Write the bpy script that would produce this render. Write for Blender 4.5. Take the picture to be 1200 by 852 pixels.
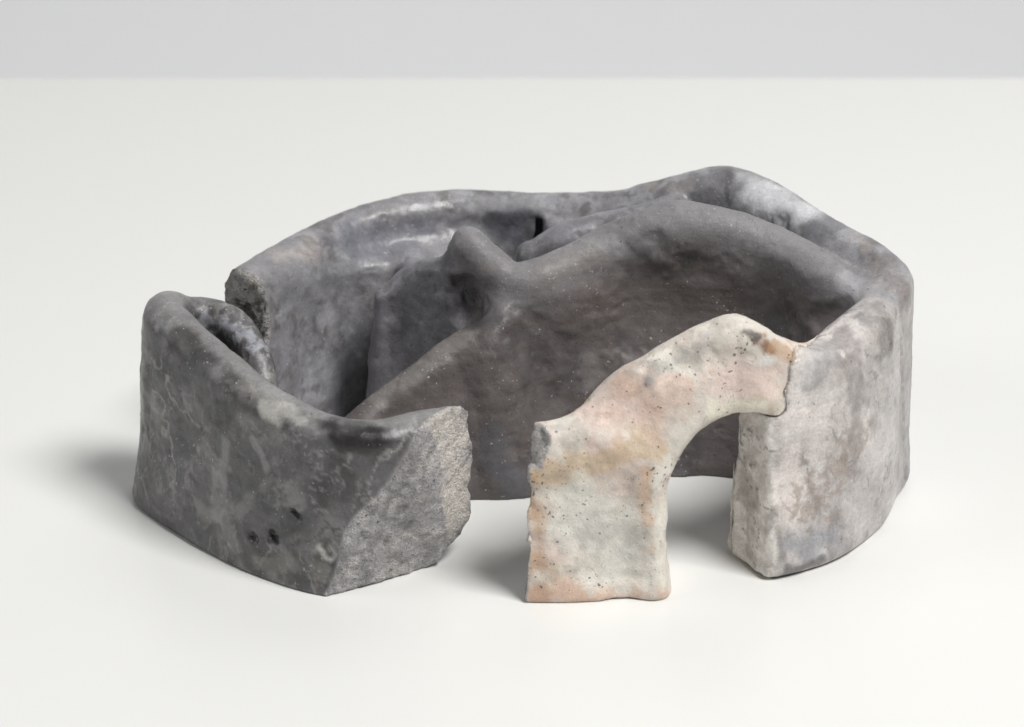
import bpy, math
import numpy as np
from mathutils import Vector
from mathutils.bvhtree import BVHTree

for o in list(bpy.data.objects):
    bpy.data.objects.remove(o)
scene = bpy.context.scene
COL = scene.collection

# ------------------------------------------------------------------ camera
# all modelling numbers below are centimetres; the scene is in metres
PITCH, DIST, FOCAL = math.radians(25), 68.0, 85.0
CAM = np.array([0, -DIST * math.cos(PITCH), DIST * math.sin(PITCH)])
FWD = np.array([0, math.cos(PITCH), -math.sin(PITCH)])
UPV = np.array([0, math.sin(PITCH), math.cos(PITCH)])
KPX = FOCAL / 36 * 1200
cd = bpy.data.cameras.new('camera')
cam = bpy.data.objects.new('camera', cd)
COL.objects.link(cam)
cam.location = CAM * 0.01
cam.rotation_euler = (math.pi / 2 - PITCH, 0, 0)
cd.lens = FOCAL
cd.sensor_width = 36
cd.clip_start = 0.02
cd.clip_end = 50
cd.dof.use_dof = True
cd.dof.focus_distance = 0.585
cd.dof.aperture_fstop = 18
scene.camera = cam

# ------------------------------------------------------------------ light
world = bpy.data.worlds.new('World')
scene.world = world
world.use_nodes = True
bg = world.node_tree.nodes['Background']
bg.inputs[0].default_value = (0.97, 0.985, 1.0, 1)
bg.inputs[1].default_value = 0.03


def softbox(name, loc, target, w, h, power, col=(1, 1, 1)):
    ld = bpy.data.lights.new(name, 'AREA')
    ld.shape = 'RECTANGLE'
    ld.size, ld.size_y = w, h
    ld.energy = power
    ld.color = col
    o = bpy.data.objects.new(name, ld)
    COL.objects.link(o)
    o.location = loc
    o.rotation_euler = (Vector(target) - Vector(loc)).to_track_quat('-Z', 'Y').to_euler()
    return o


softbox('key_softbox', (0.74, -0.60, 1.46), (0, -0.08, 0.0), 0.60, 0.60, 32.5, (1, 0.99, 0.97))
softbox('added_rim_light', (0.25, 0.62, 1.15), (0, 0.02, 0.0), 0.7, 0.5, 1.8, (1, 1, 1))  # added lamp, out of view, to brighten rims and back of table
softbox('fill_softbox', (-1.05, -0.25, 0.62), (0, -0.08, 0.0), 0.5, 0.8, 3.2, (0.98, 0.99, 1))
softbox('added_backdrop_light', (0.0, 0.50, -0.55), (0, 1.3, -0.2), 2.6, 0.3, 7.0, (0.98, 0.99, 1))  # added lamp, hidden below the table, to lighten the backdrop

scene.view_settings.view_transform = 'Standard'
scene.view_settings.look = 'None'
scene.view_settings.exposure = 0
scene.view_settings.gamma = 1


# ------------------------------------------------------------------ helpers
def un(px, py, z=0.0):
    """photo pixel -> point on the horizontal plane at height z"""
    d = FWD + np.array([(px - 600) / KPX, 0, 0]) - UPV * (py - 426) / KPX
    t = (z - CAM[2]) / d[2]
    return CAM + d * t


RNG = np.random.RandomState(7)
LAT = RNG.rand(64, 64, 64).astype(np.float32)


def vnoise(P, freq, seed=0):
    q = P * freq + np.array([seed * 7.31, seed * 3.17, seed * 5.77])
    i = np.floor(q).astype(np.int64)
    f = (q - i)
    f = f * f * (3 - 2 * f)
    r = 0
    for dx in (0, 1):
        for dy in (0, 1):
            for dz in (0, 1):
                w = (f[:, 0] if dx else 1 - f[:, 0]) * (f[:, 1] if dy else 1 - f[:, 1]) * (f[:, 2] if dz else 1 - f[:, 2])
                r = r + w * LAT[(i[:, 0] + dx) & 63, (i[:, 1] + dy) & 63, (i[:, 2] + dz) & 63]
    return r * 2 - 1


def fbm(P, freq, octs=4, seed=0, gain=0.5):
    a, s, n = 1.0, 0.0, 0.0
    for k in range(octs):
        s = s + a * vnoise(P, freq * 2.03 ** k, seed + k * 11)
        n += a
        a *= gain
    return s / n


def sstep(a, b, x):
    t = np.clip((x - a) / (b - a), 0, 1)
    return t * t * (3 - 2 * t)


def smin(a, b, k):
    h = np.clip(0.5 + 0.5 * (b - a) / k, 0, 1)
    return b * (1 - h) + a * h - k * h * (1 - h)


def smax(a, b, k):
    return -smin(-a, -b, k)


class Wall:
    """a clay wall swept along a crest line.  Control points: photo pixel of the crest, height there,
    then widths outwards / inwards at the crest and at the foot (outwards = left of travel)."""

    def __init__(self, pts, r=0.45, expo=1.0, xy=False):
        c = []
        for p in pts:
            if xy:
                c.append(list(p))
            elif p[0] == 'xy':
                c.append(list(p[1:]))
            else:
                g = un(p[0], p[1], p[2])
                c.append([g[0], g[1]] + list(p[2:]))
        c = np.array(c, float)
        ext = np.vstack([2 * c[0] - c[1], c, 2 * c[-1] - c[-2]])
        out = []
        n = 9
        for k in range(1, len(ext) - 2):
            p0, p1, p2, p3 = ext[k - 1:k + 3]
            for t in np.arange(n) / n:
                out.append(0.5 * (2 * p1 + (p2 - p0) * t + (2 * p0 - 5 * p1 + 4 * p2 - p3) * t * t
                                  + (-p0 + 3 * p1 - 3 * p2 + p3) * t ** 3))
        out.append(ext[-2])
        self.s = np.array(out)
        self.r, self.expo = r, expo

    def columns(self, X, Y):
        S = self.s
        best = np.full(X.shape, 1e9)
        res = np.zeros((7,) + X.shape)
        for k in range(len(S) - 1):
            a, b = S[k], S[k + 1]
            d = b[:2] - a[:2]
            L2 = d @ d + 1e-9
            t = np.clip(((X - a[0]) * d[0] + (Y - a[1]) * d[1]) / L2, 0, 1)
            ex, ey = X - a[0] - t * d[0], Y - a[1] - t * d[1]
            D = np.sqrt(ex * ex + ey * ey)
            m = D < best
            best[m] = D[m]
            tm = t[m]
            sg = np.where(d[0] * ey[m] - d[1] * ex[m] >= 0, 1.0, -1.0)
            res[0][m] = D[m] * sg
            for j in range(5):
                res[1 + j][m] = a[2 + j] + tm * (b[2 + j] - a[2 + j])
        return res

    def value(self, C, z):
        u, h, ot, it, ob, ib = C[0], C[1], C[2], C[3], C[4], C[5]
        t = np.clip(z / h, 0, 1) ** self.expo
        o = ob + (ot - ob) * t
        i = ib + (it - ib) * t
        c, w = (o - i) * 0.5, (o + i) * 0.5
        q1, q2 = np.abs(u - c) - w, z - h
        r = np.minimum(self.r, w * 0.97)
        a, b = q1 + r, q2 + r
        return np.sqrt(np.maximum(a, 0) ** 2 + np.maximum(b, 0) ** 2) + np.minimum(np.maximum(a, b), 0) - r

    def grid(self, X, Y, Z):
        C = self.columns(X, Y)
        return self.value(C[:, :, :, None], Z[None, None, :]).astype(np.float32)

    def pts(self, P):
        return self.value(self.columns(P[:, 0], P[:, 1]), P[:, 2])


def surface_nets(F, org, h):
    S = F < 0
    nx, ny, nz = F.shape
    acc = np.zeros((nx - 1, ny - 1, nz - 1, 3), np.float32)
    cnt = np.zeros((nx - 1, ny - 1, nz - 1), np.float32)
    offs = [(i, j, k) for i in (0, 1) for j in (0, 1) for k in (0, 1)]

    def sl(o):
        return tuple(slice(o[a], (nx, ny, nz)[a] - 1 + o[a]) for a in range(3))
    for o in offs:
        for ax in range(3):
            if o[ax]:
                continue
            p = list(o)
            p[ax] = 1
            A, B = F[sl(o)], F[sl(p)]
            m = S[sl(o)] != S[sl(p)]
            t = A[m] / (A[m] - B[m])
            v = np.tile(np.array(o, np.float32), (t.size, 1))
            v[:, ax] += t
            acc[m] += v
            cnt[m] += 1
    act = cnt > 0
    idx = np.full(act.shape, -1, np.int64)
    idx[act] = np.arange(act.sum())
    cell = np.argwhere(act)
    V = (cell + acc[act] / cnt[act][:, None]) * h + org
    quads = []
    for ax in range(3):
        a1, a2 = (ax + 1) % 3, (ax + 2) % 3
        s0 = [slice(1, -1)] * 3
        s0[ax] = slice(0, -1)
        s1 = list(s0)
        s1[ax] = slice(1, None)
        A, B = S[tuple(s0)], S[tuple(s1)]
        for flip in (0, 1):
            m = (A & ~B) if not flip else (~A & B)
            e = np.argwhere(m)
            e[:, a1] += 1
            e[:, a2] += 1
            q = []
            for d1, d2 in ((-1, -1), (0, -1), (0, 0), (-1, 0)):
                c = e.copy()
                c[:, a1] += d1
                c[:, a2] += d2
                q.append(idx[c[:, 0], c[:, 1], c[:, 2]])
            q = np.stack(q, 1)
            quads.append(q[:, ::-1] if flip else q)
    return V, np.vstack(quads)


def vnormals(V, Q):
    n = np.cross(V[Q[:, 2]] - V[Q[:, 0]], V[Q[:, 3]] - V[Q[:, 1]])
    N = np.zeros_like(V)
    for k in range(4):
        for a in range(3):
            N[:, a] += np.bincount(Q[:, k], n[:, a], len(V))
    return N / (np.linalg.norm(N, axis=1)[:, None] + 1e-12)


def relax(V, Q, it=2):
    for _ in range(it):
        s = np.zeros_like(V)
        c = np.zeros(len(V))
        for k in range(4):
            for j in (1, 3):
                b = Q[:, (k + j) % 4]
                for a in range(3):
                    s[:, a] += np.bincount(Q[:, k], V[b, a], len(V))
                c += np.bincount(Q[:, k], minlength=len(V))
        V = V * 0.5 + 0.5 * s / c[:, None]
    return V


# ------------------------------------------------------------------ materials
def new_mat(name):
    m = bpy.data.materials.new(name)
    m.use_nodes = True
    nt = m.node_tree
    return m, nt, nt.nodes['Principled BSDF']


def simple_mat(name, col, rough, noise=0.02, bump=0.0, scale=40):
    m, nt, b = new_mat(name)
    tc = nt.nodes.new('ShaderNodeTexCoord')
    nz = nt.nodes.new('ShaderNodeTexNoise')
    nz.inputs['Scale'].default_value = scale
    nz.inputs['Detail'].default_value = 6
    nt.links.new(tc.outputs['Object'], nz.inputs['Vector'])
    mr = nt.nodes.new('ShaderNodeMapRange')
    mr.inputs['To Min'].default_value = 1 - noise
    mr.inputs['To Max'].default_value = 1 + noise
    nt.links.new(nz.outputs['Fac'], mr.inputs['Value'])
    mx = nt.nodes.new('ShaderNodeVectorMath')
    mx.operation = 'SCALE'
    mx.inputs[0].default_value = col
    nt.links.new(mr.outputs['Result'], mx.inputs['Scale'])
    nt.links.new(mx.outputs['Vector'], b.inputs['Base Color'])
    b.inputs['Roughness'].default_value = rough
    return m


def clay_mat(name, rough, bump, speck=0.0, grain=0.1, mottle=0.12, coarse=False, spec=0.4, spray=0.0, pit=0.6,
             streak=0.0, coat=0.0):
    """fired clay: colour comes from the 'clay' point attribute (slip, smoke and rust stains, some painted light and shade);
    grain, mica specks, pits and tool streaks come from noise in object space"""
    m, nt, b = new_mat(name)
    N, L = nt.nodes.new, nt.links.new
    tc = N('ShaderNodeTexCoord')
    at = N('ShaderNodeAttribute')
    at.attribute_name = 'clay'

    def noise(scale, detail, rg=0.6, dist=0.0, stretch=None):
        n = N('ShaderNodeTexNoise')
        n.inputs['Scale'].default_value = scale
        n.inputs['Detail'].default_value = detail
        n.inputs['Roughness'].default_value = rg
        n.inputs['Distortion'].default_value = dist
        if stretch:
            mp = N('ShaderNodeMapping')
            mp.inputs['Scale'].default_value = stretch
            mp.inputs['Rotation'].default_value = (0.05, 0.07, 0)
            L(tc.outputs['Object'], mp.inputs['Vector'])
            L(mp.outputs['Vector'], n.inputs['Vector'])
        else:
            L(tc.outputs['Object'], n.inputs['Vector'])
        return n.outputs['Fac']

    def rng(src, a, bb, c, d):
        q = N('ShaderNodeMapRange')
        q.inputs['From Min'].default_value = a
        q.inputs['From Max'].default_value = bb
        q.inputs['To Min'].default_value = c
        q.inputs['To Max'].default_value = d
        L(src, q.inputs['Value'])
        return q.outputs['Result']

    def op(kind, a, c):
        q = N('ShaderNodeMath')
        q.operation = kind
        for k, v in enumerate((a, c)):
            if isinstance(v, (int, float)):
                q.inputs[k].default_value = v
            else:
                L(v, q.inputs[k])
        return q.outputs[0]

    def mix(fac, colour, rgb):
        q = N('ShaderNodeMix')
        q.data_type = 'RGBA'
        L(fac, q.inputs[0])
        L(colour, q.inputs[6])
        q.inputs[7].default_value = (*rgb, 1)
        return q.outputs[2]
    n1 = noise(75, 9, 0.66, 0.8)
    n2 = noise(400, 6, 0.66, 0.3)
    n3 = noise(1900, 3, 0.6)
    k = op('MULTIPLY', rng(n1, .32, .68, 1 - mottle, 1 + mottle), rng(n2, .3, .7, 1 - grain, 1 + grain))
    k = op('MULTIPLY', k, rng(n3, .25, .75, 1 - grain * 1.3, 1 + grain * 1.3))
    if streak:
        st = noise(1, 4, 0.6, 0.25, (55, 55, 800))
        k = op('MULTIPLY', k, rng(st, .3, .7, 1 - streak, 1 + streak))
    sc = N('ShaderNodeVectorMath')
    sc.operation = 'SCALE'
    L(at.outputs['Color'], sc.inputs[0])
    L(k, sc.inputs['Scale'])
    col = sc.outputs['Vector']
    patch = rng(noise(60, 3), .35, .65, -.05, .04)
    sp = rng(op('ADD', noise(1150, 1.5), patch), .70, .76, 0, speck)
    col = mix(sp, col, (.62, .61, .60))
    pt = rng(op('ADD', noise(820, 2), patch), .30, .24, 0, pit)
    col = mix(pt, col, (.035, .032, .032))
    if spray:
        big = rng(noise(70, 4), .35, .65, -.07, .06)
        dk = rng(op('ADD', noise(950, 1), big), .705, .74, 0, spray)
        col = mix(dk, col, (.06, .05, .05))
        dk2 = rng(op('ADD', noise(1700, 1), big), .70, .75, 0, spray * .55)
        col = mix(dk2, col, (.08, .07, .065))
    L(col, b.inputs['Base Color'])
    L(rng(noise(140, 6), .3, .7, rough - .12, rough + .16), b.inputs['Roughness'])
    b.inputs['Specular IOR Level'].default_value = spec
    b.inputs['Coat Weight'].default_value = coat
    b.inputs['Coat Roughness'].default_value = .24
    h = op('ADD', op('MULTIPLY', n2, 1.2), op('MULTIPLY', n3, 0.5 if not coarse else 1.2))
    h = op('ADD', h, op('MULTIPLY', n1, 1.5))
    h = op('SUBTRACT', h, op('MULTIPLY', pt, .8))
    if streak:
        h = op('ADD', h, op('MULTIPLY', st, streak * 4))
    bp = N('ShaderNodeBump')
    bp.inputs['Strength'].default_value = bump
    bp.inputs['Distance'].default_value = .0010 if not coarse else .0015
    L(h, bp.inputs['Height'])
    L(bp.outputs['Normal'], b.inputs['Normal'])
    return m


MAT = {
    'smoked': clay_mat('smoked_clay', .37, .16, speck=.5, grain=.14, mottle=.2, spec=.5, pit=.5, streak=.05, coat=.14),
    'dry': clay_mat('dry_brown_clay', .48, .22, speck=.55, grain=.10, mottle=.13, spec=.4, pit=.6, streak=.07),
    'pale': clay_mat('pale_slip_clay', .48, .30, speck=.25, grain=.07, mottle=.10, spec=.4, spray=.8, pit=.25),
    'broken': clay_mat('broken_clay', .85, .85, speck=.75, grain=.18, mottle=.12, coarse=True, spec=.2, pit=.8),
}


# ------------------------------------------------------------------ setting
def mesh_obj(name, verts, faces, mat, parent=None, smooth=False):
    me = bpy.data.meshes.new(name)
    me.from_pydata(verts, [], faces)
    me.update()
    me.materials.append(mat)
    o = bpy.data.objects.new(name, me)
    COL.objects.link(o)
    o.parent = parent
    return o


def rounded_slab(name, x0, x1, y0, y1, z1, z0, r, mat):
    prof = [(y0, z0), (y0, z1)] + [(y1 - r + r * math.sin(a), z1 - r + r * math.cos(a))
                                  for a in np.linspace(0, math.pi / 2, 9)] + [(y1, z0)]
    n = len(prof)
    v = [(x, a, b) for x in (x0, x1) for a, b in prof]
    f = [(i, i + n, (i + 1) % n + n, (i + 1) % n) for i in range(n)]
    f += [tuple(range(n)), tuple(range(2 * n - 1, n - 1, -1))]
    o = mesh_obj(name, v, f, mat)
    return o


YE = un(600, 88)[1] * 0.01
tab = rounded_slab('tabletop', -1.1, 1.1, -1.0, YE, 0.0, -0.03, 0.004,
                   simple_mat('white_laminate', (0.80, 0.803, 0.782), 0.32, 0.006))
tab['kind'] = 'structure'
tab['label'] = 'smooth off-white tabletop under the broken ceramic'
bdm = simple_mat('grey_paper', (0.80, 0.80, 0.805), 0.9, 0.01)
# paper backdrop hanging behind the table, curving forward at its foot
pr_ = [(1.3, 2.0), (1.3, -0.5)] + [(1.3 - 0.3 + 0.3 * math.cos(a), -0.5 - 0.3 * math.sin(a))
                                  for a in np.linspace(0, math.pi / 2, 8)[1:]] + [(0.4, -0.8)]
bv = [(x, y + d, z) for d in (0, 0.004) for x in (-1.6, 1.6) for y, z in pr_]
n_ = len(pr_)
bf = []
for d in (0, 2 * n_):
    for i in range(n_ - 1):
        q = (d + i, d + i + 1, d + n_ + i + 1, d + n_ + i)
        bf.append(q if d == 0 else q[::-1])
bd = mesh_obj('backdrop', bv, bf, bdm)
bd['kind'] = 'structure'
bd['label'] = 'plain light grey backdrop behind the tabletop'

# ------------------------------------------------------------------ the clay walls
# (px, py, h,  out_top, in_top, out_foot, in_foot)
A = Wall([(240, 350, 5.0, .5, .6, .7, .9), (283, 320, 5.0, .5, .6, .7, .9), (330, 286, 5.1, .45, .5, .7, .9),
          (400, 250, 5.2, .45, .5, .7, .9), (480, 229, 5.3, .45, .5, .7, .8), (560, 224, 5.3, .45, .5, .7, .8),
          (640, 227, 5.4, .45, .55, .7, 1.0), (720, 226, 5.6, .45, .6, .7, 1.3), (780, 207, 6.25, .45, .6, .8, 1.6),
          (850, 195, 6.7, .45, .6, .9, 2.2), (910, 218, 6.6, .45, .6, 1.0, 2.2), (970, 257, 6.35, .45, .6, 1.0, 1.8),
          ('xy', 9.35, -6.75, 6.0, .45, .6, .72, 1.3), ('xy', 9.0, -7.95, 5.72, .55, .6, .75, 1.0),
          ('xy', 8.2, -9.2, 5.58, .65, .6, 1.05, .7), ('xy', 6.95, -10.4, 5.33, .75, .5, 1.25, .6),
          (895, 385, 6.1, .55, .5, 1.1, .6), (857, 372, 6.4, .45, .5, 1.15, .7), (790, 400, 5.95, .5, .45, 1.6, .6),
          ('xy', 2.45, -11.97, 5.38, .5, .45, 1.2, .6), ('xy', 1.72, -12.35, 4.7, .48, .45, .84, .7),
          ('xy', .8, -12.55, 4.36, .45, .45, .65, .9), ('xy', -1.2, -12.6, 4.4, .45, .45, .5, .9)], r=0.5)
A2 = Wall([(-6.6, -5.1, 4.5, .3, .3, .4, .4), (-5.75, -4.0, 4.55, .3, .3, .4, .4), (-4.7, -2.9, 4.3, .5, .3, .6, .4),
           (-3.4, -2.2, 4.1, .6, .3, .8, .4), (-2.2, -1.6, 4.0, .6, .3, .8, .4), (-1.0, -1.1, 4.0, .5, .3, .8, .4)], r=.3, xy=True)
B = Wall([(640, 470, 4.2, .6, .55, .75, .8), (520, 481, 4.2, .6, .55, .75, .8), (450, 492, 4.2, .55, .5, .8, .8),
          (390, 488, 4.3, .5, .5, .85, .7), (330, 464, 4.45, .5, .5, .95, .7), (280, 430, 4.75, .5, .5, 1.0, .7),
          (233, 390, 5.05, .5, .5, 1.1, .7), (198, 358, 5.3, .5, .5, 1.15, .7), (196, 346, 5.35, .5, .5, 1.15, .7)], r=0.5)
B2 = Wall([(-8.2, -7.3, 5.1, .35, .35, .6, .6), (-7.5, -7.05, 5.0, .35, .35, .6, .6), (-6.8, -7.35, 4.8, .35, .35, .6, .6),
           (-6.25, -8.2, 4.3, .35, .35, .6, .6), (-6.0, -9.2, 3.5, .4, .4, .6, .6), (-6.1, -10.2, 3.3, .4, .4, .6, .6)],
          r=.4, xy=True)
C = Wall([(1012, 324, 5.7, .5, .5, .7, .6), (980, 306, 6.0, .5, .45, 1.7, .6), (900, 260, 6.5, .55, .45, 1.8, .6),
          (800, 237, 6.8, .55, .45, 2.0, .7), (720, 260, 6.3, .5, .45, 2.2, .7), (660, 292, 5.75, .45, .4, 2.1, .7),
          (610, 311, 5.45, .4, .4, 2.1, .7), (578, 299, 5.62, .36, .36, 1.7, .6), (552, 281, 5.85, .32, .32, .8, .5), (540, 277, 5.85, .3, .3, .6, .5)], r=.5, expo=.5)
D = Wall([(-.3, -6.7, 4.5, .3, .4, 1.4, .8), (-1.3, -7.05, 4.1, .3, .4, 1.2, .8), (-2.1, -7.5, 3.65, .3, .4, 1.0, .8),
          (-3.15, -8.0, 2.95, .3, .4, .8, .8), (-3.8, -8.5, 2.6, .3, .4, .8, .8), (-4.6, -9.1, 2.2, .3, .4, .8, .8)], r=.35, xy=True)
E = Wall([(-1.2, -5.4, 5.4, .35, .3, .6, .6), (-2.1, -4.7, 5.15, .35, .3, .6, .6), (-2.65, -4.4, 4.85, .35, .3, .6, .6),
          (-3.1, -4.38, 4.5, .3, .3, .6, .6), (-3.3, -4.4, 4.2, .28, .28, .62, .62)], r=.33, xy=True)
E2 = Wall([(-2.3, -4.4, 4.6, .3, .3, .3, .3), (-2.5, -3.2, 4.3, .4, .4, .4, .4), (-2.7, -2.0, 4.2, .4, .4, .4, .4)], r=.33, xy=True)
F = Wall([(4.2, -2.6, 6.1, .4, .4, .5, .5), (3.4, -3.1, 6.0, .4, .4, .5, .5), (2.22, -3.3, 5.8, .4, .4, .5, .5),
          (1.1, -3.5, 5.5, .4, .4, .5, .5), (.5, -3.5, 5.1, .4, .4, .5, .5)], r=.4, xy=True)
G = Wall([(1.2, -1.45, 4.95, .5, .4, .5, .5), (2.2, -1.75, 5.05, .5, .4, .5, .5), (3.5, -2.3, 5.4, .5, .4, .5, .5)],
         r=.2, xy=True)


def nub(x, y, z):
    a, b = np.array([-1.12, -5.5, 5.88]), np.array([-.55, -5.75, 5.36])
    ab = b - a
    t = np.clip(((x - a[0]) * ab[0] + (y - a[1]) * ab[1] + (z - a[2]) * ab[2]) / (ab @ ab), 0, 1)
    return np.sqrt((x - a[0] - t * ab[0]) ** 2 + (y - a[1] - t * ab[1]) ** 2 + (z - a[2] - t * ab[2]) ** 2) - (.41 - .06 * t)


def opening(x, y, z):
    """the arched doorway cut through the front wall"""
    ex = (x - 5.55) / 1.93
    ez = (np.maximum(z - 2.40, 0)) / 1.85
    d = (np.sqrt(np.minimum(ex, 0) ** 2 + ez ** 2) - 1) * 1.9
    n = np.array([.86, .51])
    right = (x - 5.62) * n[0] + (y + 11.4) * n[1]
    d = smax(d, right, .2) + .16 * np.clip(1 - z / .7, 0, 1) ** 2
    d = np.maximum(d, (y + 9.6) * 0.8)
    return d


PL = lambda x, y, z, p, n: (x - p[0]) * n[0] + (y - p[1]) * n[1] + (z - p[2]) * n[2]


def unit(*v):
    v = np.array(v, float)
    return v / np.linalg.norm(v)


def lowfreq(x, y, z, f, s):
    return (np.sin(x * f + s) * np.cos(y * f * 1.3 + s * 2.1) + np.sin(z * f * 1.1 + s * .7 + x * f * .6)) * .5


def main_cuts(x, y, z):
    c1 = PL(x, y, z, (-6.93, -5.45, 2), unit(-.58, -.80, .08)) + .10 * lowfreq(x, y, z, 2.6, 1)
    c2 = PL(x, y, z, (.36, -13, 2), unit(-.97, .22, 0)) + .05 * lowfreq(x, y, z, 3.1, 4)
    c3 = PL(x, y, z, (.80, -13.05, 4.0), unit(-.80, -.55, .25)) + .05 * lowfreq(x, y, z, 5, 2)
    c3 = np.minimum(c3, z - 3.5)
    return np.where(y < -9, np.maximum(c2, c3), np.where(x < -5, c1, -9.))


def b_cuts(x, y, z):
    f1 = PL(x, y, z, (-3.85, -12.65, 0), unit(.50, -.83, -.20)) + .07 * lowfreq(x, y, z, 2.2, 3)
    f2 = PL(x, y, z, (-2.0, -12.2, 3.0), unit(.80, -.60, -.02)) + .05 * lowfreq(x, y, z, 3.0, 6)
    f3 = PL(x, y, z, (-.86, -11.2, 1.1), unit(.72, -.1, -.70)) + .06 * lowfreq(x, y, z, 3.4, 5)
    f4 = PL(x, y, z, (-.86, -11.2, 2.0), unit(1, -.12, 0.03)) + .03 * lowfreq(x, y, z, 5, 8)
    return np.maximum(smax(f1, f2, .12), np.maximum(f3, f4))


def arch_side(x, y, z):
    """< 0 on the glued arch fragment, > 0 on the wall it is glued to"""
    wob = .03 * np.sin(z * 3.1 + y * 2.2) + .018 * np.sin(z * 11 + x * 7)
    p = (x - 5.95) * .9 + (y + 12.4) * -.44 + wob
    under = 4.19 - z + .04 * np.sin(x * 6)
    q = smax(p, under, .15)
    return np.where(x < 5.3, np.minimum(q, x - 5.3), q)


def bottom(z):
    return -z - 0.012


def box(lo, hi, h):
    ax = [np.arange(lo[k], hi[k] + h, h) for k in range(3)]
    return ax


def blend_main(g):
    a = smin(g['A'], g['A2'], .9)
    c = smin(g['C'], g['D'], .7)
    c = smin(c, g['N'], .35)
    e = smin(g['E'], g['E2'], .5)
    m = smin(a, c, .5)
    m = smin(m, e, .4)
    return smin(m, g['F'], .18)


VOX = 0.058


def build_main():
    ax = box((-8.6, -14.6, -.15), (11.2, 1.4, 7.3), VOX)
    X, Y = np.meshgrid(ax[0], ax[1], indexing='ij')
    Z = ax[2]
    x3, y3, z3 = ax[0][:, None, None], ax[1][None, :, None], Z[None, None, :]
    g = {k: w.grid(X, Y, Z) for k, w in (('A', A), ('A2', A2), ('C', C), ('D', D), ('E', E), ('E2', E2), ('F', F))}
    g['N'] = nub(x3, y3, z3).astype(np.float32)
    m = blend_main(g)
    g3 = G.grid(X, Y, Z)
    del g
    front = y3 < -8.9
    m = np.where(front, smax(m, -opening(x3, y3, z3).astype(np.float32), (.24 + .36 * np.clip((5.4 - x3) / 1.4, 0, 1)) + 0 * y3), m)
    m = smin(m, g3, .16)
    slot = np.maximum(np.abs(x3 - .70 - .04 * np.sin(z3 * 3)) - .085, np.maximum(np.abs(y3 + 1.35) - .55, z3 - 4.85))
    m = smax(m, -slot.astype(np.float32), .14)
    m = np.maximum(m, main_cuts(x3, y3, z3))
    m = smax(m, bottom(z3), (.14 + .24 * np.clip((x3 - 4.4) * 2, 0, 1)) + 0 * y3).astype(np.float32)
    s = arch_side(x3, y3, z3).astype(np.float32)
    s = np.where(front & (x3 < 8.2), s, 9.0)
    org = np.array([ax[0][0], ax[1][0], Z[0]])
    out = {}
    out['body'] = surface_nets(np.maximum(m, -s + .004).astype(np.float32), org, VOX)
    out['arch'] = surface_nets(np.maximum(m, s + .004).astype(np.float32), org, VOX)
    return out


def build_front():
    ax = box((-10.6, -14.2, -.15), (0.6, -5.4, 6.2), VOX)
    X, Y = np.meshgrid(ax[0], ax[1], indexing='ij')
    Z = ax[2]
    x3, y3, z3 = ax[0][:, None, None], ax[1][None, :, None], Z[None, None, :]
    m = smin(B.grid(X, Y, Z), B2.grid(X, Y, Z), .28)
    m = smax(m, b_cuts(x3, y3, z3), .05)
    m = smax(m, bottom(z3), .12).astype(np.float32)
    return surface_nets(m, np.array([ax[0][0], ax[1][0], Z[0]]), VOX)


meshes = build_main()
meshes['front'] = build_front()
for k in meshes:
    V, Q = meshes[k]
    V0 = V
    V = relax(V, Q, 2)
    if k != 'front':
        seam = (np.abs(arch_side(V0[:, 0], V0[:, 1], V0[:, 2])) < .09) & (V0[:, 1] < -8.9)
        V[seam] = V0[seam]
    N = vnormals(V, Q)
    # hand-made unevenness
    up = sstep(.02, .25, V[:, 2])
    d = .10 * fbm(V, .45, 2, 3) + .045 * fbm(V, 1.3, 3, 9) + .014 * fbm(V, 5, 3, 21)
    d = d - .028 * sstep(.68, .95, 1.5 * fbm(V, 2.2, 3, 91)) - .02 * sstep(.85, 1.05, 1.5 * fbm(V, 5.5, 2, 95))
    V = V + N * (d * up)[:, None]
    meshes[k] = [V, Q]

# ---- picking a photo pixel on the built surface -> a 3-D point
bvh = {k: BVHTree.FromPolygons(V.tolist(), Q.tolist()) for k, (V, Q) in meshes.items()}


def pick(px, py, only=None):
    d = FWD + np.array([(px - 600) / KPX, 0, 0]) - UPV * (py - 426) / KPX
    d /= np.linalg.norm(d)
    best = None
    for k, b in bvh.items():
        if only and k not in only:
            continue
        h = b.ray_cast(Vector(CAM), Vector(d))
        if h[0] is not None and (best is None or h[3] < best[3]):
            best = h
    return np.array(best[0]) if best else None


def capsule_dist(V, a, b):
    ab = b - a
    t = np.clip(((V - a) @ ab) / (ab @ ab + 1e-9), 0, 1)
    return np.linalg.norm(V - a - t[:, None] * ab, axis=1)


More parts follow.
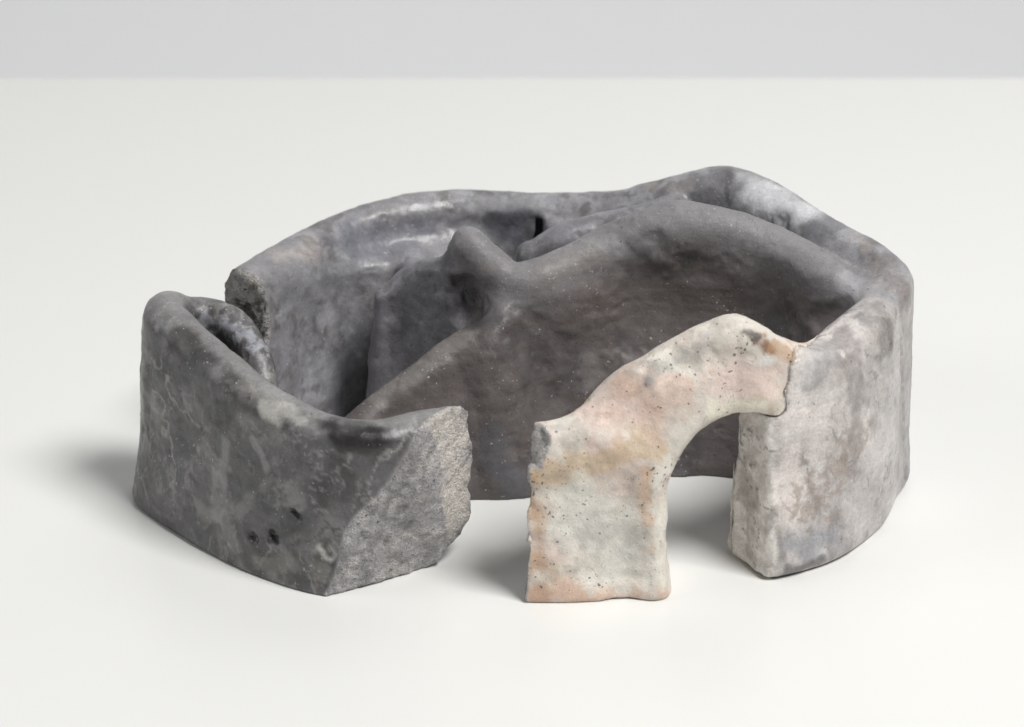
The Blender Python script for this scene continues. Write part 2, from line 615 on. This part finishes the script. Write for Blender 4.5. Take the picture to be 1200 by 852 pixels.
# ---- dents and pits pressed into the clay: px0,py0,px1,py1, radius cm, depth cm, mesh
DENTS = [
    (690, 600, 715, 645, 1.3, .2, 'arch'), (715, 475, 740, 480, .6, .08, 'arch'), (294, 629, 299, 632, .11, .12, 'front'), (342, 600, 350, 606, .09, .14, 'front'),
    (318, 628, 321, 634, .13, .17, 'front'), (380, 640, 386, 650, .12, .12, 'front'), (174, 430, 172, 500, .18, .08, 'front'),
    (768, 432, 810, 424, .35, .08, 'arch'), (542, 335, 548, 362, .42, .30, 'body'), (600, 395, 640, 440, .35, .05, 'body'), (760, 360, 900, 370, 1.5, .22, 'body'), (575, 420, 585, 560, .6, -.16, 'body'),
    (640, 480, 640, 540, .8, .12, 'body'), (965, 372, 975, 372, .5, .15, 'body'), (640, 345, 660, 370, .8, -.08, 'body'),
    (725, 428, 840, 385, .32, -.09, 'arch'), (770, 440, 830, 425, .4, .12, 'arch'), (862, 385, 885, 388, .5, -.13, 'arch'), (905, 440, 915, 450, .4, .08, 'arch'),
    (868, 560, 872, 630, .3, .06, 'body'), (880, 650, 890, 655, .3, .06, 'body'), (700, 440, 720, 450, .5, .07, 'body'),
    (875, 520, 878, 580, .35, .07, 'body'), (640, 420, 690, 410, .5, .06, 'body'), (620, 370, 660, 400, .25, .06, 'body'),
    (1056, 400, 1062, 560, .12, .07, 'body'), (215, 520, 260, 560, .8, .06, 'front'),
]
for x0, y0, x1, y1, r, dep, k in DENTS:
    a, b = pick(x0, y0, (k,)), pick(x1, y1, (k,))
    if a is None or b is None or dep == 0:
        continue
    V, Q = meshes[k]
    N = vnormals(V, Q)
    d = capsule_dist(V, a, b)
    nr = np.flatnonzero(d < 2.2 * r)
    d = d[nr] * (1 + .7 * fbm(V[nr], 5 if r < .3 else 1.5, 3, 5))
    V[nr] -= N[nr] * (dep * (1 - sstep(r * .1, r * 1.3, d)))[:, None]


def srgb(r, g, b, k=1.0):
    c = np.array([r, g, b]) / 255.0
    return np.where(c <= .04045, c / 12.92, ((c + .055) / 1.055) ** 2.4) * k


class Paint:
    def __init__(self, V, base):
        self.V = V
        self.W = V + .35 * np.stack([fbm(V, 1.1, 2, 200), fbm(V, 1.1, 2, 230), fbm(V, 1.1, 2, 260)], 1)
        self.c = np.tile(np.asarray(base, float), (len(V), 1))

    def over(self, col, m):
        m = np.clip(m, 0, 1)[:, None]
        self.c = self.c * (1 - m) + np.asarray(col) * m

    def stain(self, x0, y0, x1, y1, r, col, alpha, only, soft=.5, rag=.5, freq=1.8, seed=1):  # brush for stains and for painted light and shade
        a, b = pick(x0, y0, only), pick(x1, y1, only)
        if a is None or b is None:
            return
        d0 = capsule_dist(self.V, a, b)
        near = np.flatnonzero(d0 < 2.2 * r + .6)
        U = self.V[near]
        W = U + (.12 + .5 * r) * np.stack([fbm(U, 1.5, 3, 301 + seed), fbm(U, 1.5, 3, 331 + seed), fbm(U, 1.5, 3, 361 + seed)], 1)
        d = capsule_dist(W, a, b) + r * rag * 1.6 * fbm(U, freq, 4, seed)
        m = np.zeros(len(self.V))
        m[near] = alpha * (1 - sstep(r * (1 - soft), r * (1 + soft * .4), d))
        self.over(col, m)

    def veins(self, col, freq, width, alpha, seed):
        n = np.abs(fbm(self.V, freq, 3, seed))
        g = sstep(-.1, .3, fbm(self.V, freq * .6, 2, seed + 5))
        self.over(col, alpha * g * (1 - sstep(width * .3, width, n)))

    def mottle(self, col, freq, lo, hi, alpha, seed, octs=4, stretch=(1, 1, 1)):
        n = 1.5 * fbm(self.W * np.array(stretch), freq, octs, seed, .58)
        self.over(col, alpha * sstep(lo, hi, n))


def emit(name, V, Q, colour, mat, parent, sel=None, N=None, tint=(1.0, .994, 1.006)):
    if sel is not None:
        Q = Q[sel]
        ids = np.unique(Q)
        re = np.full(len(V), -1, np.int64)
        re[ids] = np.arange(len(ids))
        V, Q, colour, N = V[ids], re[Q], colour[ids], N[ids]
    me = bpy.data.meshes.new(name)
    me.vertices.add(len(V))
    me.vertices.foreach_set('co', (V * .01).astype(np.float32).ravel())
    me.loops.add(Q.size)
    me.polygons.add(len(Q))
    me.loops.foreach_set('vertex_index', Q.astype(np.int32).ravel())
    me.polygons.foreach_set('loop_start', np.arange(0, Q.size, 4, dtype=np.int32))
    me.polygons.foreach_set('use_smooth', np.ones(len(Q), bool))
    me.update(calc_edges=True)
    me.validate()
    at = me.attributes.new('clay', 'FLOAT_COLOR', 'POINT')
    rgba = np.ones((len(V), 4), np.float32)
    rgba[:, :3] = np.clip(colour * np.array(tint), .004, .95)
    at.data.foreach_set('color', rgba.ravel())
    me.normals_split_custom_set_from_vertices(N.tolist())
    me.materials.append(mat)
    o = bpy.data.objects.new(name, me)
    COL.objects.link(o)
    o.parent = parent
    return o


def thing(name, label, cat, loc):
    o = bpy.data.objects.new(name, None)
    o.empty_display_size = .02
    COL.objects.link(o)
    o['label'], o['category'] = label, cat
    return o


# ---------------------------------------------------------------- front-left fragment
V, Q = meshes['front']
N = vnormals(V, Q)
p = Paint(V, srgb(92, 91, 92))
p.mottle(srgb(128, 126, 125), .8, .0, .6, .75, 31)
p.mottle(srgb(66, 65, 66), 1.0, .0, .5, .75, 47)
p.mottle(srgb(152, 150, 147), 2.6, .3, .6, .4, 53)
p.mottle(srgb(70, 66, 64), 3.4, .3, .6, .6, 61)
p.veins(srgb(165, 164, 160), 1.2, .05, .55, 401)
p.veins(srgb(58, 56, 55), 1.5, .05, .6, 407)
p.veins(srgb(160, 158, 154), 3.0, .06, .4, 411)
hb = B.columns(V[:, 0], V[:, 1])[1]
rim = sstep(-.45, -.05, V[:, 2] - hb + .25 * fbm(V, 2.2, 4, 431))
p.over(srgb(146, 145, 144), rim * .6)  # worn rim paler, with its highlight painted into the colour
ON = ('front',)
S = p.stain
S(215, 400, 300, 470, .35, srgb(66, 62, 60), .75, ON, seed=2)
S(390, 503, 432, 508, .42, srgb(38, 36, 36), .9, ON, seed=3)
S(310, 478, 350, 492, .22, srgb(176, 174, 168), .75, ON, freq=3, seed=4)
S(230, 430, 300, 560, .6, srgb(70, 70, 70), .55, ON, seed=5)
S(262, 515, 258, 570, .16, srgb(140, 140, 140), .6, ON, seed=6)
S(296, 515, 312, 545, .13, srgb(150, 150, 148), .6, ON, seed=7)
S(312, 560, 280, 600, .2, srgb(138, 136, 134), .6, ON, seed=8)
S(340, 575, 352, 590, .22, srgb(140, 140, 138), .55, ON, seed=9)
S(345, 610, 320, 625, .3, srgb(62, 62, 62), .6, ON, seed=10)
S(235, 600, 255, 610, .3, srgb(150, 148, 142), .55, ON, seed=11)
S(300, 655, 380, 672, .25, srgb(140, 136, 130), .5, ON, seed=12)
S(378, 640, 388, 655, .14, srgb(180, 178, 172), .7, ON, freq=4, seed=13)
S(170, 380, 168, 520, .35, srgb(120, 118, 116), .5, ON, seed=14)  # painted-in reflection: pale strip along the left edge
S(240, 373, 305, 405, .24, srgb(165, 167, 174), .75, ON, freq=7, rag=1.1, seed=15)  # white glints on the curled lobe, painted as ragged pale flecks
S(330, 465, 400, 482, .2, srgb(160, 158, 152), .55, ON, freq=3, seed=16)  # pale streak paints the wet-looking highlight on the rim
S(290, 450, 320, 470, .22, srgb(140, 138, 134), .5, ON, seed=17)
P3 = (V[:, 0], V[:, 1], V[:, 2])
cut = b_cuts(*P3)
frac = 1 - sstep(.03, .13, np.abs(cut))
V2 = V + N * (frac * (.085 * fbm(V, 2.4, 4, 71) + .045 * fbm(V, 8, 3, 77)))[:, None]
pf = Paint(V, srgb(190, 188, 188))
pf.mottle(srgb(212, 208, 204), 2.0, 0, .4, .7, 81)
pf.mottle(srgb(146, 144, 145), 3.0, .1, .5, .7, 83)
S2 = pf.stain
S2(525, 490, 535, 590, .62, srgb(226, 220, 212), .95, ON, soft=.35, rag=.5, seed=21)
S2(452, 520, 470, 590, .35, srgb(140, 138, 139), .5, ON, seed=22)
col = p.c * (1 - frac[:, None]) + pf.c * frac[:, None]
meshes['front'] = [V2, Q]
N2 = vnormals(V2, Q)
ff = (frac[Q] > .5).sum(1) >= 3
t1 = thing('ceramic_wall_fragment', 'burnished dark grey curved ceramic wall piece with a rough broken end, standing loose',
           'ceramic fragment', None)
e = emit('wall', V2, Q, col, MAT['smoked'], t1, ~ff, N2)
e = emit('fracture_face', V2, Q, col, MAT['broken'], t1, ff, N2)
e['label'] = 'rough grainy broken end with a paler corner'

# ---------------------------------------------------------------- main body
V, Q = meshes['body']
fields = np.stack([smin(smin(A.pts(V), A2.pts(V), .9), G.pts(V), .2), smin(smin(C.pts(V), D.pts(V), .7), nub(V[:, 0], V[:, 1], V[:, 2]), .35),
                   smin(E.pts(V), E2.pts(V) + .1, .3), F.pts(V)], 1)
lab = fields.argmin(1)
# soft blend weight between outer and inner clay
P3 = (V[:, 0], V[:, 1], V[:, 2])
ON = ('body',)
po = Paint(V, srgb(138, 137, 139))                      # outer wall
po.mottle(srgb(112, 112, 116), .7, -.1, .4, .8, 101)
po.mottle(srgb(164, 164, 168), 1.2, .1, .5, .6, 103)
po.mottle(srgb(96, 92, 90), 2.2, .2, .55, .6, 107)
right = sstep(4.2, 6.5, V[:, 0]) * sstep(-6.8, -8.6, V[:, 1])
po.over(srgb(192, 187, 184), right * .9)
wv = fbm(V * np.array([1, 1, .35]), 1.1, 4, 111)
po.over(srgb(150, 145, 142), right * sstep(.05, .4, wv) * .75)
po.over(srgb(122, 117, 114), right * sstep(.2, .5, fbm(V * np.array([1, 1, .45]), 2.2, 4, 117)) * .6)
pale = np.exp(-np.maximum(arch_side(V[:, 0], V[:, 1], V[:, 2]), 0) / .9) * sstep(-8.9, -9.8, V[:, 1]) * sstep(3.8, 5, V[:, 0])
po.over(srgb(216, 209, 203), pale * .9)
rv = po.c.copy()
po.veins(srgb(104, 98, 94), 1.3, .035, .6, 421)
po.veins(srgb(206, 202, 198), 1.7, .04, .4, 427)
po.c = rv * (1 - right[:, None]) + po.c * right[:, None]
S = po.stain
S(325, 300, 370, 288, .4, srgb(172, 164, 158), .5, ON, soft=.9, rag=.9, freq=2.5, seed=31)
S(420, 285, 600, 255, .6, srgb(118, 120, 128), .8, ON, seed=32)
S(580, 262, 625, 258, .5, srgb(84, 84, 88), .75, ON, seed=132)  # darker patch on the back wall beside the slot
S(340, 270, 470, 235, .35, srgb(120, 114, 112), .6, ON, seed=33)
S(560, 238, 640, 240, .3, srgb(166, 166, 168), .6, ON, seed=34)
S(340, 340, 420, 330, .7, srgb(128, 128, 132), .6, ON, seed=35)
S(340, 420, 400, 440, .8, srgb(140, 140, 146), .5, ON, seed=36)
S(760, 222, 800, 218, .3, srgb(176, 168, 162), .5, ON, soft=.9, rag=.9, freq=3, seed=37)
S(850, 203, 855, 205, .2, srgb(84, 80, 80), .8, ON, seed=38)
S(800, 215, 865, 215, .4, srgb(120, 118, 120), .5, ON, seed=39)
S(890, 220, 935, 248, .7, srgb(208, 209, 211), .85, ON, soft=.95, rag=.5, seed=40)  # light on the rear-right slope, painted as a pale patch
S(1000, 282, 1015, 290, .25, srgb(152, 143, 136), .5, ON, soft=.9, rag=.9, freq=3, seed=41)
S(1020, 310, 1055, 345, .45, srgb(120, 114, 112), .7, ON, seed=42)
S(960, 360, 1045, 350, .3, srgb(158, 157, 160), .7, ON, seed=43)
S(985, 395, 960, 440, .5, srgb(122, 116, 114), .65, ON, freq=3, seed=44)
S(1020, 370, 1040, 420, .4, srgb(116, 112, 110), .6, ON, freq=3, seed=45)
S(1040, 420, 1036, 500, .22, srgb(186, 184, 182), .7, ON, seed=46)
S(1060, 400, 1062, 570, .55, srgb(138, 130, 126), .7, ON, soft=.9, rag=.7, seed=47)  # right flank made darker towards its far edge
S(1000, 420, 1010, 470, .35, srgb(132, 126, 123), .6, ON, freq=3, rag=.9, seed=147)
S(965, 415, 950, 445, .45, srgb(192, 192, 192), .5, ON, soft=.9, rag=.9, freq=3, seed=48)
S(925, 530, 925, 600, .4, srgb(214, 206, 200), .7, ON, seed=49)
S(935, 635, 965, 640, .5, srgb(150, 152, 156), .75, ON, soft=.8, rag=.8, freq=3, seed=50)
S(925, 668, 960, 660, .22, srgb(92, 90, 92), .75, ON, freq=3, seed=51)
S(945, 590, 985, 550, .42, srgb(150, 134, 122), .55, ON, freq=7, rag=2.2, soft=.4, seed=52)
S(990, 520, 1010, 505, .3, srgb(150, 138, 128), .6, ON, freq=6, rag=2.0, seed=152)
S(1000, 480, 1005, 560, .25, srgb(140, 134, 130), .5, ON, freq=2.5, rag=.8, seed=53)
S(970, 650, 1040, 610, .2, srgb(186, 172, 158), .6, ON, seed=54)
S(875, 520, 885, 640, .5, srgb(196, 190, 182), .8, ON, seed=55)
S(880, 530, 882, 600, .14, srgb(140, 134, 128), .55, ON, freq=4, rag=.8, seed=56)
pi = Paint(V, srgb(100, 94, 93))                         # inner wall
pi.mottle(srgb(80, 77, 78), .8, -.1, .4, .8, 131)
pi.mottle(srgb(120, 110, 104), .9, .1, .7, .4, 137, stretch=(.3, .5, 2.6))
pi.mottle(srgb(76, 68, 64), 1.4, .15, .5, .45, 139, stretch=(.25, .5, 3.0))
pi.veins(srgb(128, 122, 118), 1.1, .03, .35, 141)
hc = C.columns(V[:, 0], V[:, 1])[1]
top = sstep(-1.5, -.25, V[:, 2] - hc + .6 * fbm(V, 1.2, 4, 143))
pi.over(srgb(142, 141, 143), top * .75)  # dusty grey band; light caught by the crest is painted in too
pi.mottle(srgb(110, 104, 100), .6, 0, .6, .4, 145, stretch=(.5, .7, 1.6))
S = pi.stain
S(500, 420, 540, 390, .35, srgb(124, 120, 116), .6, ON, freq=3, seed=60)
S(440, 465, 500, 430, .25, srgb(130, 127, 122), .6, ON, freq=3, seed=61)
S(545, 350, 560, 380, .35, srgb(52, 50, 50), .7, ON, seed=62)  # shade of the hollow below the knob, painted dark
S(545, 285, 570, 295, .3, srgb(120, 119, 120), .6, ON, seed=63)
S(575, 520, 600, 570, .6, srgb(92, 93, 98), .6, ON, seed=64)
S(630, 330, 690, 300, .4, srgb(124, 119, 114), .5, ON, freq=3, seed=65)
S(690, 430, 700, 440, .35, srgb(124, 120, 118), .5, ON, seed=66)
S(1000, 330, 1040, 345, .4, srgb(156, 155, 158), .7, ON, seed=67)
S(780, 562, 860, 564, .14, srgb(112, 92, 84), .7, ON, seed=68)
pe = Paint(V, srgb(124, 123, 127))                      # fin and partition
pe.mottle(srgb(146, 145, 149), 1.2, 0, .45, .6, 151)
pe.mottle(srgb(98, 97, 99), 1.6, .1, .5, .6, 157)
wgt = np.exp(-fields / .16)
wgt = np.stack([wgt[:, 0], wgt[:, 1], wgt[:, 2] + wgt[:, 3]], 1)
wgt /= wgt.sum(1)[:, None]
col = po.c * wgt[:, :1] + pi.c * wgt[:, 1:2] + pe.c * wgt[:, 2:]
cut = main_cuts(*P3)
frac = (1 - sstep(.03, .13, np.abs(cut))) * sstep(-3, -4, V[:, 1])
pf = Paint(V, srgb(178, 175, 172))
pf.mottle(srgb(80, 77, 75), 2.0, 0.1, .35, .9, 161)
pf.mottle(srgb(160, 152, 142), 2.6, .2, .4, .7, 163)
col = col * (1 - frac[:, None]) + pf.c * frac[:, None]
jam = (1 - sstep(.08, .22, np.abs((V[:, 0] - 5.62) * .86 + (V[:, 1] + 11.4) * .51))) * sstep(-9.4, -9.9, V[:, 1]) * sstep(4.3, 4.0, V[:, 2])
pj = Paint(V, srgb(232, 228, 221))
pj.mottle(srgb(160, 155, 148), 1.8, .1, .4, .6, 191, stretch=(1, 1, .4))
pj.mottle(srgb(238, 234, 226), 2.5, .1, .4, .7, 193)
pj.veins(srgb(96, 92, 88), 1.6, .03, .8, 195)
col = col * (1 - jam[:, None] * .85) + pj.c * jam[:, None] * .85
lip = (1 - sstep(.008, .032, np.abs(arch_side(*P3)))) * sstep(-8.9, -9.2, V[:, 1]) * (V[:, 0] < 8.2)
col = col * (1 - lip[:, None] * .5) + srgb(58, 52, 48) * lip[:, None] * .5
V2 = V + (vnormals(V, Q)) * (frac * (.11 * fbm(V, 2.4, 4, 71) + .04 * fbm(V, 8, 3, 77)) + jam * (.10 * fbm(V, 1.8, 4, 73)))[:, None]
N2 = vnormals(V2, Q)
ff = (frac[Q] > .5).sum(1) >= 3
fl = lab[Q]
flab = np.where((fl == fl[:, :1]).all(1), fl[:, 0], fl.min(1))
t2 = thing('ceramic_ring', 'large broken ring-shaped ceramic form with dark inner wall and pale speckled arch', 'ceramic vessel', None)
ow = emit('outer_wall', V2, Q, col, MAT['smoked'], t2, (flab == 0) & ~ff, N2)
ow['label'] = 'smoky grey outer wall, pale and stained on its right flank'
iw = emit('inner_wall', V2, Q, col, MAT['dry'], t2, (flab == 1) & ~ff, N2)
iw['label'] = 'dark brownish grey inner wall with a humped rim and a knob'
emit('inner_fin', V2, Q, col, MAT['smoked'], t2, (flab == 2) & ~ff, N2)
emit('partition', V2, Q, col, MAT['smoked'], t2, (flab == 3) & ~ff, N2)
if ff.any():
    emit('fracture_face', V2, Q, col, MAT['broken'], ow, ff, N2)

# ---------------------------------------------------------------- glued arch fragment
V, Q = meshes['arch']
ON = ('arch',)
pa = Paint(V, srgb(216, 209, 199))
pa.mottle(srgb(222, 202, 192), .8, 0, .5, .7, 171)
pa.mottle(srgb(196, 174, 150), 1.3, .25, .6, .5, 173)
pa.mottle(srgb(190, 182, 174), 2.2, .2, .5, .5, 175)
pa.mottle(srgb(228, 224, 214), 1.8, .2, .5, .7, 177)
S = pa.stain
S(628, 545, 625, 700, .38, srgb(198, 160, 128), .7, ON, soft=.9, rag=.9, freq=2.2, seed=81)
S(620, 697, 780, 697, .26, srgb(208, 172, 150), .7, ON, soft=.9, rag=.9, freq=3, seed=82)
S(757, 560, 757, 680, .18, srgb(200, 164, 134), .65, ON, soft=.9, rag=.9, freq=2.5, seed=83)
S(640, 560, 760, 520, .45, srgb(200, 172, 136), .6, ON, freq=1.6, rag=.7, seed=84)
S(685, 605, 730, 655, .85, srgb(222, 219, 211), .85, ON, seed=85)
S(695, 630, 738, 640, .5, srgb(168, 165, 162), .4, ON, freq=5, rag=1.0, soft=.95, seed=86)
S(700, 480, 760, 500, .5, srgb(212, 186, 174), .6, ON, soft=.9, rag=.8, seed=87)
S(730, 455, 800, 470, .5, srgb(196, 164, 148), .55, ON, seed=88)
S(740, 420, 830, 395, .35, srgb(200, 198, 190), .7, ON, seed=89)
S(768, 442, 815, 424, .24, srgb(92, 92, 94), .85, ON, freq=3, rag=.6, seed=90)
S(750, 440, 830, 410, .3, srgb(140, 138, 136), .5, ON, freq=4, rag=1.0, soft=.95, seed=91)
S(885, 392, 905, 410, .2, srgb(128, 86, 56), .85, ON, freq=4, rag=.9, seed=92)
S(868, 396, 880, 400, .14, srgb(66, 54, 50), .85, ON, freq=4, rag=.8, seed=93)
S(905, 410, 935, 420, .22, srgb(176, 140, 108), .7, ON, freq=3, seed=94)
S(890, 425, 905, 420, .15, srgb(222, 220, 216), .7, ON, freq=3, seed=95)
S(850, 450, 900, 445, .45, srgb(226, 206, 198), .8, ON, seed=96)
S(830, 480, 900, 470, .25, srgb(224, 220, 204), .8, ON, seed=97)
S(700, 432, 730, 420, .22, srgb(196, 172, 160), .6, ON, seed=98)
S(770, 560, 778, 690, .12, srgb(226, 222, 210), .6, ON, seed=99)
P3 = (V[:, 0], V[:, 1], V[:, 2])
cut = main_cuts(*P3)
frac = (1 - sstep(.03, .12, np.abs(cut)))
pf = Paint(V, srgb(196, 193, 190))
pf.mottle(srgb(120, 117, 116), 3.0, .1, .4, .7, 181)
pf.mottle(srgb(196, 192, 186), 3.6, .1, .4, .8, 183)
col = pa.c * (1 - frac[:, None]) + pf.c * frac[:, None]
lip = 1 - sstep(.006, .022, np.abs(arch_side(*P3)))
col = col * (1 - lip[:, None] * .6) + srgb(70, 62, 56) * lip[:, None] * .6
V2 = V + (vnormals(V, Q)) * (frac * (.06 * fbm(V, 3, 4, 71) + .03 * fbm(V, 9, 3, 77)))[:, None]
N2 = vnormals(V2, Q)
ff = (frac[Q] > .5).sum(1) >= 3
ar = emit('arch', V2, Q, col, MAT['pale'], t2, ~ff, N2, (1, 1, 1))
ar['label'] = 'pale pinkish cream speckled arch with one leg, glued on along a thin crack'
emit('fracture_face', V2, Q, col, MAT['broken'], ar, ff, N2)
for k, (V, Q) in meshes.items():
    print(k, len(V), len(Q))
